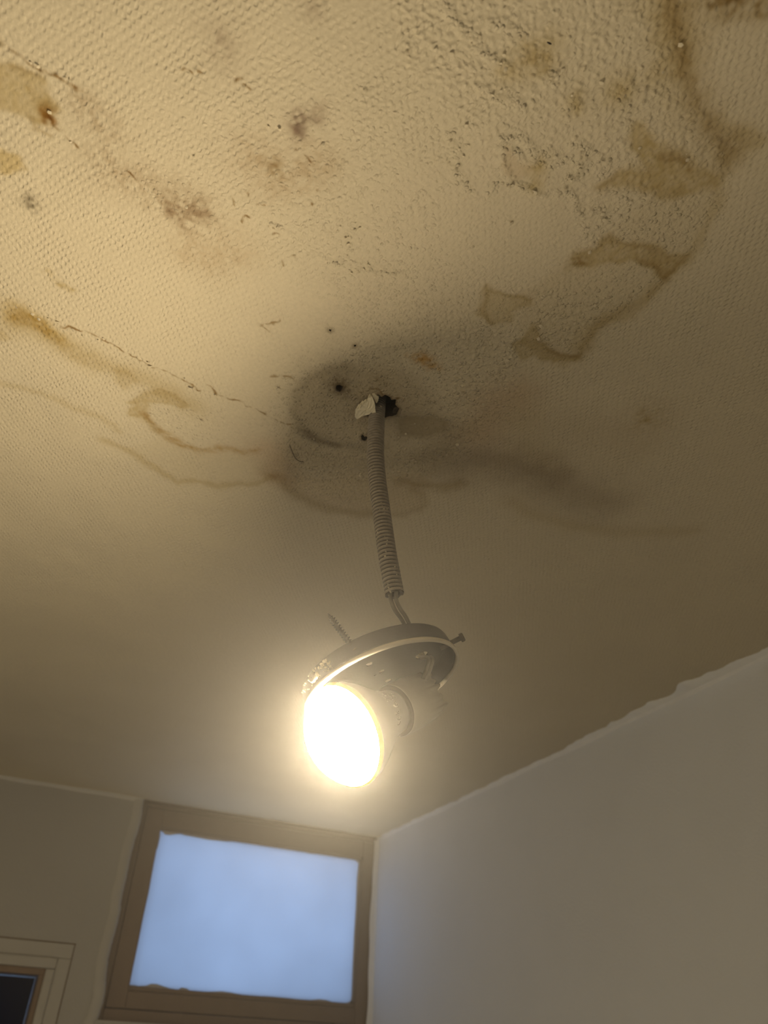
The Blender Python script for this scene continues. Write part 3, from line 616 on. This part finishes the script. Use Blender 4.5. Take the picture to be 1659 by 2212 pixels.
# small curled chips of lifted paint: too many and too small to pick apart
def chips():
    v = []; f = []
    for x, y in CHIPS:
        n = 5; r = nr.uniform(.0007, .0019); t0 = nr.uniform(0, 6.28); tx, ty = nr.normal(0, .35, 2); z0 = -nr.uniform(.0006, .0018); b = len(v)
        curl = nr.uniform(60, 260)
        for ring in (.0, .55, 1.0):
            for k in range(n if ring else 1):
                t = t0+6.283*k/n; rr = r*ring*nr.uniform(.7, 1.25); dx, dy = rr*math.cos(t), rr*math.sin(t)
                v.append((x+dx, y+dy, H+z0+tx*dx+ty*dy+curl*rr*rr))
        for k in range(n):
            k2 = (k+1) % n; f += [(b, b+1+k, b+1+k2), (b+1+k, b+1+n+k, b+1+n+k2, b+1+k2)]
    o = mesh_pd('paint_flakes', v, f, M_flake, ceiling); o['kind'] = 'stuff'
M_flake = mat('flake_paint', (.66, .575, .415), .7, noise=.12, nscale=300)
chips()

# torn flap of wallpaper hanging at the hole
def flap(name, out, sag, thick=.0012, seed=3, m=M_paper):
    Q = P2(out); c = Q.mean(0); v = []; f = []; r = np.random.default_rng(seed); k = len(Q); rings = (1.0, .72, .42, .12)
    for lay in (0, 1):
        for ri, sc in enumerate(rings):
            for i, p in enumerate(Q):
                e = c+(p-c)*sc; z = H-sag(e)-(0 if lay else thick)-r.uniform(0, .0007)
                v.append((e[0], e[1], z))
    m2 = len(rings)*k
    for lay in (0, 1):
        for ri in range(len(rings)-1):
            for i in range(k):
                a = lay*m2+ri*k+i; b = lay*m2+ri*k+(i+1) % k; f.append((a, b, b+k, a+k) if lay else (a, a+k, b+k, b))
        f.append(tuple(lay*m2+(len(rings)-1)*k+i for i in range(k)))
    for i in range(k): f.append((i, (i+1) % k, m2+(i+1) % k, m2+i))
    return mesh_pd(name, v, f, m, ceiling, False)
hx, hy = P2([zD([(745, 560)])[0]])[0]
flap('wallpaper_flap', zD([(600, 590), (604, 548), (618, 530), (632, 512), (648, 506), (668, 492), (690, 462), (704, 470), (716, 492), (722, 512), (722, 524), (726, 545), (716, 552), (704, 540), (690, 556), (676, 564), (660, 572), (642, 580), (628, 592), (612, 604)]),
     lambda e: .0030+.0055*max(0, 1-np.hypot(e[0]-hx, e[1]-hy)/.024))
flap('wallpaper_flap', zD([(702, 472), (716, 470), (742, 490), (738, 515), (728, 528), (716, 505)]), lambda e: -.001, .001, 4)
flap('wallpaper_flap', zD([(832, 566), (842, 562), (866, 565), (852, 596), (834, 602), (822, 592)]), lambda e: -.0035, .001, 6, M_plaster)
for q in (zD([(612, 530), (622, 512), (640, 508), (630, 530)]), zD([(632, 508), (646, 490), (656, 500), (648, 514)]), zD([(648, 496), (668, 478), (676, 490), (662, 500)]), zD([(680, 465), (690, 452), (702, 462), (694, 470)])):
    flap('wallpaper_scrap', q, lambda e: .0042+nr.uniform(0, .001), .0008, nr.integers(99))
bm = bmesh.new(); bmesh.ops.create_icosphere(bm, subdivisions=2, radius=1.0); c_ = on_ceiling(1186, 92); e_ = nrm(on_ceiling(1192, 95)-on_ceiling(1180, 89)); g_ = np.cross(e_, [0, 0, 1])
for q in bm.verts:
    t = np.array(q.co); q.co = Vector(c_+e_*t[0]*.0017+g_*t[1]*.0006+np.array([0, 0, -.0008+t[2]*.0006]))
mesh_bm('dark_speck', bm, mat('speck_black', (.012, .006, .008), .4), ceiling, True)
# loose hair stuck to the damp paint
hp = [on_ceiling(*p)-np.array([0, 0, .0016]) for p in zD([(210, 770), (225, 810), (245, 850), (270, 868), (292, 870)])]
v, f = sweep(catmull(hp, 6), .00032, 6); mesh_pd('stray_hair', v, f, M_plaster, ceiling)

# ------------------------------------------------------------------ hanging lamp
CUP_C = np.array([0.25029, 0.53162, 2.33568]); CUP_N = nrm([0.33870, -0.19678, -0.92009])
CUP_R, PLATE_R, CUP_H = .0665, .0638, .0173
LENS_C = at(738, 1589, .577)
_v = nrm(ray(737, 1588)); _l = -.905*M[0]+.425*M[1]; _l = nrm(_l-_v*(_l@_v))
LENS_N = -math.cos(math.radians(50))*_v+math.sin(math.radians(50))*_l; LENS_R = .0400
AX = -LENS_N
hook = on_ceiling(815, 880)
lamp = bpy.data.objects.new('ceiling_lamp', None); SC.collection.objects.link(lamp); lamp.location = hook
lamp['label'] = 'broken pendant lamp with a lit reflector bulb hanging from the stained ceiling'
lamp['category'] = 'lamp'
bpy.context.view_layer.update()

# conduit
cpath = [at(817, 865, .764), at(814, 897, .745), at(811.8, 940, .725), at(811.2, 987, .707), at(815.8, 1042, .690), at(823, 1096, .673), at(834, 1179, .650), at(843, 1232, .638), at(852.5, 1283, .627)]
cpath[0][2] = H+.03
cp = catmull(cpath, 40); L_ = np.r_[0, np.cumsum(np.linalg.norm(np.diff(cp, axis=0), axis=1))]
nrib = 66; SMP = 10; u = np.linspace(0, L_[-1], nrib*SMP+1); cp = np.array([np.interp(u, L_, cp[:, i]) for i in range(3)]).T
ph = (np.arange(len(u)) % SMP)/SMP; cr = .0056+.0024*np.clip(1.5*np.sin(np.pi*ph)**1.0, 0, 1); cr[-3:] = .0078
v, f = sweep(cp, cr, 28, False); n0 = len(v)
v2, f2 = sweep(cp[-60:], .0050, 28, False); v += v2; f += [t[::-1] for t in [tuple(i+n0 for i in q) for q in f2]]
e0 = (len(cp)-1)*28; e1 = n0+59*28
for k in range(28): f.append((e0+k, e0+(k+1) % 28, e1+(k+1) % 28, e1+k))
for k in range(28): v[e0+k] = v[e0+k]+np.array([0, 0, nr.uniform(-.0014, .0006)])
conduit = mesh_pd('conduit', v, f, M_conduit, lamp)
conduit.data.materials.append(M_rib_shade)
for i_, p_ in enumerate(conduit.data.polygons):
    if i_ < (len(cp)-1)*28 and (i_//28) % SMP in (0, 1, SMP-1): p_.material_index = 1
conduit['label'] = 'grey ribbed plastic conduit spotted with plaster'
sv = []; sf = []                                   # plaster spots stuck to the ribs
for (x, y), nn in (((808, 1003), 14), ((806, 905), 3), ((826, 1100), 12), ((838, 1165), 8), ((815, 1150), 8), ((857, 1232), 6), ((832, 1195), 5), ((838, 1278), 8)):
    for _ in range(nn):
        xx, yy = x+nr.normal()*5, y+nr.normal()*7; d = ray(xx, yy)
        i = np.argmin(np.linalg.norm(np.cross(cp-CAM, d/np.linalg.norm(d)), axis=1)); toward = nrm(CAM-cp[i])
        off = CAM+d*((cp[i]-CAM)@M[2])-cp[i]
        if np.linalg.norm(off) > .0072: continue
        P = cp[i]+off+toward*math.sqrt(max(0, .0082**2-off@off)); a, b, n = frame_of(toward+nr.normal(size=3)*.3); r = nr.uniform(.0004, .0011); s0 = len(sv)
        sv.append(P+n*r*.6)
        for k in range(5): t = 6.283*k/5; sv.append(P-n*r*.3+r*nr.uniform(.6, 1.3)*(math.cos(t)*a+math.sin(t)*b))
        sf += [(s0, s0+1+k, s0+1+(k+1) % 5) for k in range(5)]
o = mesh_pd('plaster_specks', sv, sf, M_spatter, conduit); o['kind'] = 'stuff'

# canopy: shallow metal cup, its back plate pierced with holes
PC = CUP_C-CUP_N*CUP_H
hole_c = on_disc(909, 1412, PC, CUP_N)
prof = [(-.0163, .0600), (-.0173, .0622), (-.0166, .0634), (-.0150, .0639), (-.004, .0655), (-.0008, .0660), (-.0008, .0648), (-.004, .0643), (-.0150, .0627), (-.0158, .0615), (-.0155, .0600)]
cup = lathe('canopy', CUP_C, CUP_N, prof, M_cup, lamp, 96, True)
cup['label'] = 'dark grey shallow canopy cup, open side down'
lip = lathe('rim_lip', CUP_C, CUP_N, [(.0000+.0021*math.sin(t), .0656+.0016*math.cos(t)) for t in np.linspace(0, 6.283, 10, endpoint=False)], M_lip, cup, 96, True)
def plate():
    a, b, n = frame_of(CUP_N); cu = bpy.data.curves.new('plate_outline', 'CURVE'); cu.dimensions = '2D'; cu.fill_mode = 'BOTH'; cu.extrude = .0004
    def ring(c2, r, k, wob=0):
        s = cu.splines.new('POLY'); s.points.add(k-1); s.use_cyclic_u = True
        for i in range(k):
            t = 6.283185*i/k; q = r*(1+wob*nr.uniform(-1, 1)); s.points[i].co = (c2[0]+q*math.cos(t), c2[1]+q*math.sin(t), 0, 1)
    ring((0, 0), .0612, 96)
    for (x, y), r, k, wob in (((796.5, 1431), .0034, 9, .2), ((823, 1447), .0028, 9, .1), ((809, 1455), .0012, 7, .2), ((837, 1467), .0030, 9, .1), ((909, 1412), .0056, 18, .04)):
        P = on_disc(x, y, PC, CUP_N)-PC; ring((P@a, P@b), r, k, wob)
    to = bpy.data.objects.new('plate_outline', cu); SC.collection.objects.link(to); bpy.context.view_layer.update()
    me = bpy.data.meshes.new_from_object(to.evaluated_get(bpy.context.evaluated_depsgraph_get())); bpy.data.objects.remove(to); bpy.data.curves.remove(cu)
    c = PC+CUP_N*.0013
    me.transform(Matrix(((a[0], b[0], n[0], c[0]), (a[1], b[1], n[1], c[1]), (a[2], b[2], n[2], c[2]), (0, 0, 0, 1)))); me.materials.clear()
    link('back_plate', me, M_cup, cup, False)
plate()
def on_wall(px, py, s=-.008):                      # the point of the cup's outer wall seen at a pixel
    a, b, n = frame_of(CUP_N); best = None
    for t in np.linspace(0, 6.283, 720):
        P = CUP_C+n*s+.0648*(math.cos(t)*a+math.sin(t)*b); c = M@(P-CAM); d = math.hypot(W_PX/2+F_PX*c[0]/c[2]-px, H_PX/2+F_PX*c[1]/c[2]-py)+8*(c[2] > .66)
        if best is None or d < best[0]: best = (d, P, math.cos(t)*a+math.sin(t)*b)
    return best[1], best[2]
def bolt(px, py, length, head_r, s, hexn):
    P, d = on_wall(px, py, s)
    v, f = sweep(np.array([P-d*.010, P-d*.003, P+d*length]), .0021, 10)
    o = mesh_pd('clamp_bolt', v, f, M_steel, lamp)
    a, b, n = frame_of(d); v = []; f = []; k = hexn
    for sx_, rr in ((length-.0002, head_r*.9), (length+.0004, head_r), (length+.0026, head_r), (length+.0032, head_r*.8), (length+.0032, .0003)):
        for i in range(k): t = 6.283*i/k; v.append(P+d*sx_+rr*(math.cos(t)*a+math.sin(t)*b))
    for j in range(4):
        for i in range(k): f.append((j*k+i, j*k+(i+1) % k, (j+1)*k+(i+1) % k, (j+1)*k+i))
    mesh_pd('bolt_head', v, f, M_steel, o, False); return o
bolt(973, 1389, .0085, .0038, -.0075, 6)['label'] = 'long clamp bolt with hexagonal head'
b2 = bolt(677, 1460, .0006, .0042, -.0085, 14); b2['label'] = 'paint-caked round bolt head'
bl_p, bl_d = on_wall(685, 1461, -.008); bm = bmesh.new(); bmesh.ops.create_icosphere(bm, subdivisions=3, radius=.0034)
for q in bm.verts: q.co = Vector(bl_p)+q.co*(1+.25*math.sin(q.co.x*1500)*math.cos(q.co.z*1300))*.9
mesh_bm('paint_blob', bm, M_spatter, b2, True)
# scraps of old paint on the side of the cup
v = []; f = []
for (x, y), sp, nn in (((695, 1435), 6, 34), ((676, 1470), 6, 16), ((668, 1490), 4, 8), ((687, 1460), 3, 10), ((704, 1424), 4, 8)):
    for _ in range(nn):
        P, d = on_wall(x+nr.normal()*sp, y+nr.normal()*sp, nr.uniform(-.0145, -.004)); a, b, n = frame_of(d); r = nr.uniform(.0003, .0011); s0 = len(v)
        P = P+d*.0006; v.append(P+n*r*.7)
        for k in range(6): t = 6.283*k/6; v.append(P-n*.0012+r*nr.uniform(.5, 1.6)*(math.cos(t)*a*.6+math.sin(t)*b*1.4))
        f += [(s0, s0+1+k, s0+1+(k+1) % 6) for k in range(6)]
o = mesh_pd('paint_scraps', v, f, M_spatter, cup); o['kind'] = 'stuff'

# wood screw standing up through the back plate
S0 = on_disc(754, 1386, PC, CUP_N); zc0 = (M@(S0-CAM))[2]
S1 = at(708, 1325, zc0+.014); sd = nrm(S1-S0); sl = np.linalg.norm(S1-S0); a, b, n = frame_of(sd)
S0 = S0-sd*.006; sl += .006
v, f = sweep(np.array([S0, S0+sd*(sl-.006), S0+sd*(sl-.002), S0+sd*sl]), np.array([.0014, .0013, .0009, .0001]), 12)
screw = mesh_pd('wood_screw', v, f, M_steel, lamp); screw['label'] = 'wood screw pointing up through the canopy'
tv = []; tf = []; turns = 12.5; NS = 18; m_ = int(turns*NS)
for i in range(m_+1):
    t = 6.283185*i/NS; s = .002+(sl-.004)*i/m_; taper = min(1, (sl-s)/.006); q = math.cos(t)*a+math.sin(t)*b; w = .00075
    for r, ds in ((.0010*taper, -w), (.0027*taper+.0002, 0), (.0010*taper, w)): tv.append(S0+sd*(s+ds)+q*r)
for i in range(m_):
    for j in range(2): tf.append((3*i+j, 3*i+j+1, 3*i+3+j+1, 3*i+3+j))
mesh_pd('thread', tv, tf, M_steel, screw)
v = []; f = []                                     # head under the plate
hd = S0-sd*.0005
lathe('screw_head', hd, -sd, [(0, .0014), (.0022, .0036), (.0030, .0036), (.0033, .003), (.0033, .0001)], M_steel, screw, 20)

# bulb: white housing, lit lens, print on the neck
PROF = [(.0, .0380), (.0012, .0392), (.005, .0393), (.010, .0384), (.018, .0348), (.028, .0292), (.038, .0236), (.046, .0202), (.052, .0186), (.0580, .0178), (.0588, .0172), (.0590, .0140), (.082, .0135), (.083, .0125), (.096, .0125)]
bulb = lathe('light_bulb', LENS_C, AX, PROF, M_bulb, lamp, 80); bulb['label'] = 'white reflector bulb, switched on'
a, b, n = frame_of(LENS_N)
lens = lathe('lens', LENS_C, LENS_N, [(-.0005, .0386)]+[(.0446*(math.cos(t)-.5), .0446*math.sin(t)) for t in np.linspace(math.pi/3, .0, 14)], M_lens, bulb, 80); lens['label'] = 'glowing white front lens'
lathe('lens_rim', LENS_C, AX, [(-.0004, .0382), (-.0010, .0390), (.0002, .0398), (.0030, .0399), (.0038, .0394)], M_rim, bulb, 80)['label'] = 'orange glowing rim'
def on_bulb(x, y):                                 # the housing point seen at a pixel
    d = nrm(ray(x, y)); ss = np.array([p[0] for p in PROF]); rr = np.array([p[1] for p in PROF]); t0, t1 = .50, .70
    ts = np.linspace(t0, t1, 1600); P = CAM+ts[:, None]*d-LENS_C; s = P@AX; r = np.linalg.norm(P-s[:, None]*AX, axis=1)
    ins = (r < np.interp(s, ss, rr)) & (s > .002) & (s < .08)
    if not ins.any(): return None
    i = int(np.argmax(ins)); return CAM+ts[i]*d
def zP(p): return Z(820, 1480, 20.11, p)
def arc(cx, cy, r, n=10): return [(cx+r*math.cos(6.283*i/n), cy+r*math.sin(6.283*i/n)) for i in range(n+1)]
STROKES = [[(912, 1570), (885, 1640), (845, 1705), (800, 1740), (765, 1715), (752, 1650)],                       # C
           [(915, 1355), (912, 1430), (880, 1495), (825, 1525), (785, 1500), (762, 1440)], [(825, 1525), (832, 1420)],   # E
           [(878, 1030), (905, 1130), (925, 1245)],                                                               # bar of the bin
           [(690, 1160), (760, 1215), (735, 1310), (690, 1165)], [(800, 1120), (845, 1210), (800, 1245), (760, 1215)], [(700, 1290), (840, 1130)],
           [(675, 690), (820, 960), (590, 925), (675, 690)], arc(710, 850, 62), arc(700, 850, 28, 8)]
STROKES += [[(x, y), (x+dx, y+dy)] for x, y, dx, dy in ((470, 345, 40, 30), (520, 395, 45, -15), (560, 460, 60, -10), (620, 520, 70, -15), (640, 580, 50, -20), (260, 350, 60, 20), (330, 390, 50, 20), (390, 440, 40, 20), (450, 510, 80, 5), (520, 590, 40, -30), (480, 655, 40, -5), (560, 620, 35, -20),
            (60, 350, 80, 0), (150, 400, 50, 20), (230, 440, 60, 25), (320, 570, 60, 30), (400, 620, 60, 20), (120, 480, 45, -15), (190, 550, 70, 10), (270, 630, 40, -30), (340, 710, 60, -30))]
v = []; f = []
for st in STROKES:
    P = [on_bulb(*q) for q in zP(st)]
    if any(p is None for p in P): continue
    P = np.array(P)+nrm(CAM-P[0])*.0002; tube, tf_ = sweep(P, .00022 if len(st) > 2 or st[0][0] > 860 else .00018, 5); s0 = len(v); v += tube; f += [tuple(i+s0 for i in q) for q in tf_]
mesh_pd('print', v, f, M_print, bulb)['label'] = 'small grey certification marks printed on the neck'

# lamp holder, its rear end broken
def jag(i, t):
    if i not in (5, 6): return (0, 0)
    k = .0036*(abs((t*1.1+.3) % 1.3-.65)*3-1)+.0026*(abs((t*2.3) % 1.0-.5)*4-1)+.0010*math.sin(23*t); return (k*(1 if i == 5 else .8), 0)
holder = lathe('lamp_holder', LENS_C, AX, [(.0680, .0180), (.0612, .0200), (.0606, .0210), (.0622, .0217), (.0800, .0219), (.1000, .0206), (.1000, .0182), (.0920, .0170), (.0920, .001)], M_holder, lamp, 72, False, jag)
holder['label'] = 'cream ceramic lamp holder with a broken rear edge'
lathe('shade_collar', LENS_C, AX, [(.0670, .0150), (.0606, .0160), (.0600, .0176), (.0598, .0200), (.0604, .0211)], M_collar_shade, holder, 72)['label'] = 'mouth ring, coloured dark for shade'

# two wires from the conduit through the plate into the holder
hold_end = LENS_C+AX*.088
zb_ = (M@(cp[-1]-CAM))[2]
for k, (dx0, mid, dxy) in enumerate((((-8, 4), (852, 1316), (-3, 0)), ((3, 2), (864, 1314), (3, -1)))):
    e = M@(hole_c-CAM); h2 = hole_c+CUP_N*0+(1 if k else -1)*nrm(M[0])*.0016
    pts = [cp[-14]+nrm(M[0])*(.0026 if k else -.0028), at(852+dx0[0], 1290+dx0[1], zb_), at(mid[0], mid[1], zb_-.003+.001*k), at(866+10*k, 1336-4*k, zb_+.001),
           at(878+9*k, 1357-3*k, zb_+.008), h2-CUP_N*.008, h2+CUP_N*.003, at(927+7*k, 1428, e[2]-.012), hold_end-M[1]*.004+M[0]*.003*k]
    v, f = sweep(catmull(pts, 8), .0017, 12); mesh_pd('wire', v, f, M_wire, lamp)

# ------------------------------------------------------------------ added scattering ball imitating camera glare around the bulb
hz = bpy.data.materials.new('glare_volume'); hz.use_nodes = True; nt = hz.node_tree; nt.nodes.clear()
vs = nt.nodes.new('ShaderNodeVolumeScatter'); vs.inputs['Color'].default_value = (1, .95, .87, 1); vs.inputs['Density'].default_value = GLARE_DENSITY; vs.inputs['Anisotropy'].default_value = GLARE_G
o_ = nt.nodes.new('ShaderNodeOutputMaterial'); nt.links.new(vs.outputs[0], o_.inputs['Volume'])
bm = bmesh.new(); bmesh.ops.create_icosphere(bm, subdivisions=4, radius=GLARE_R); bmesh.ops.translate(bm, verts=bm.verts, vec=Vector(GLARE_C))
glare_haze = mesh_bm('glare_haze', bm, hz, None, True)
glare_haze['kind'] = 'stuff'; glare_haze['label'] = 'added haze glowing around the lit bulb'; glare_haze['category'] = 'glare_haze'
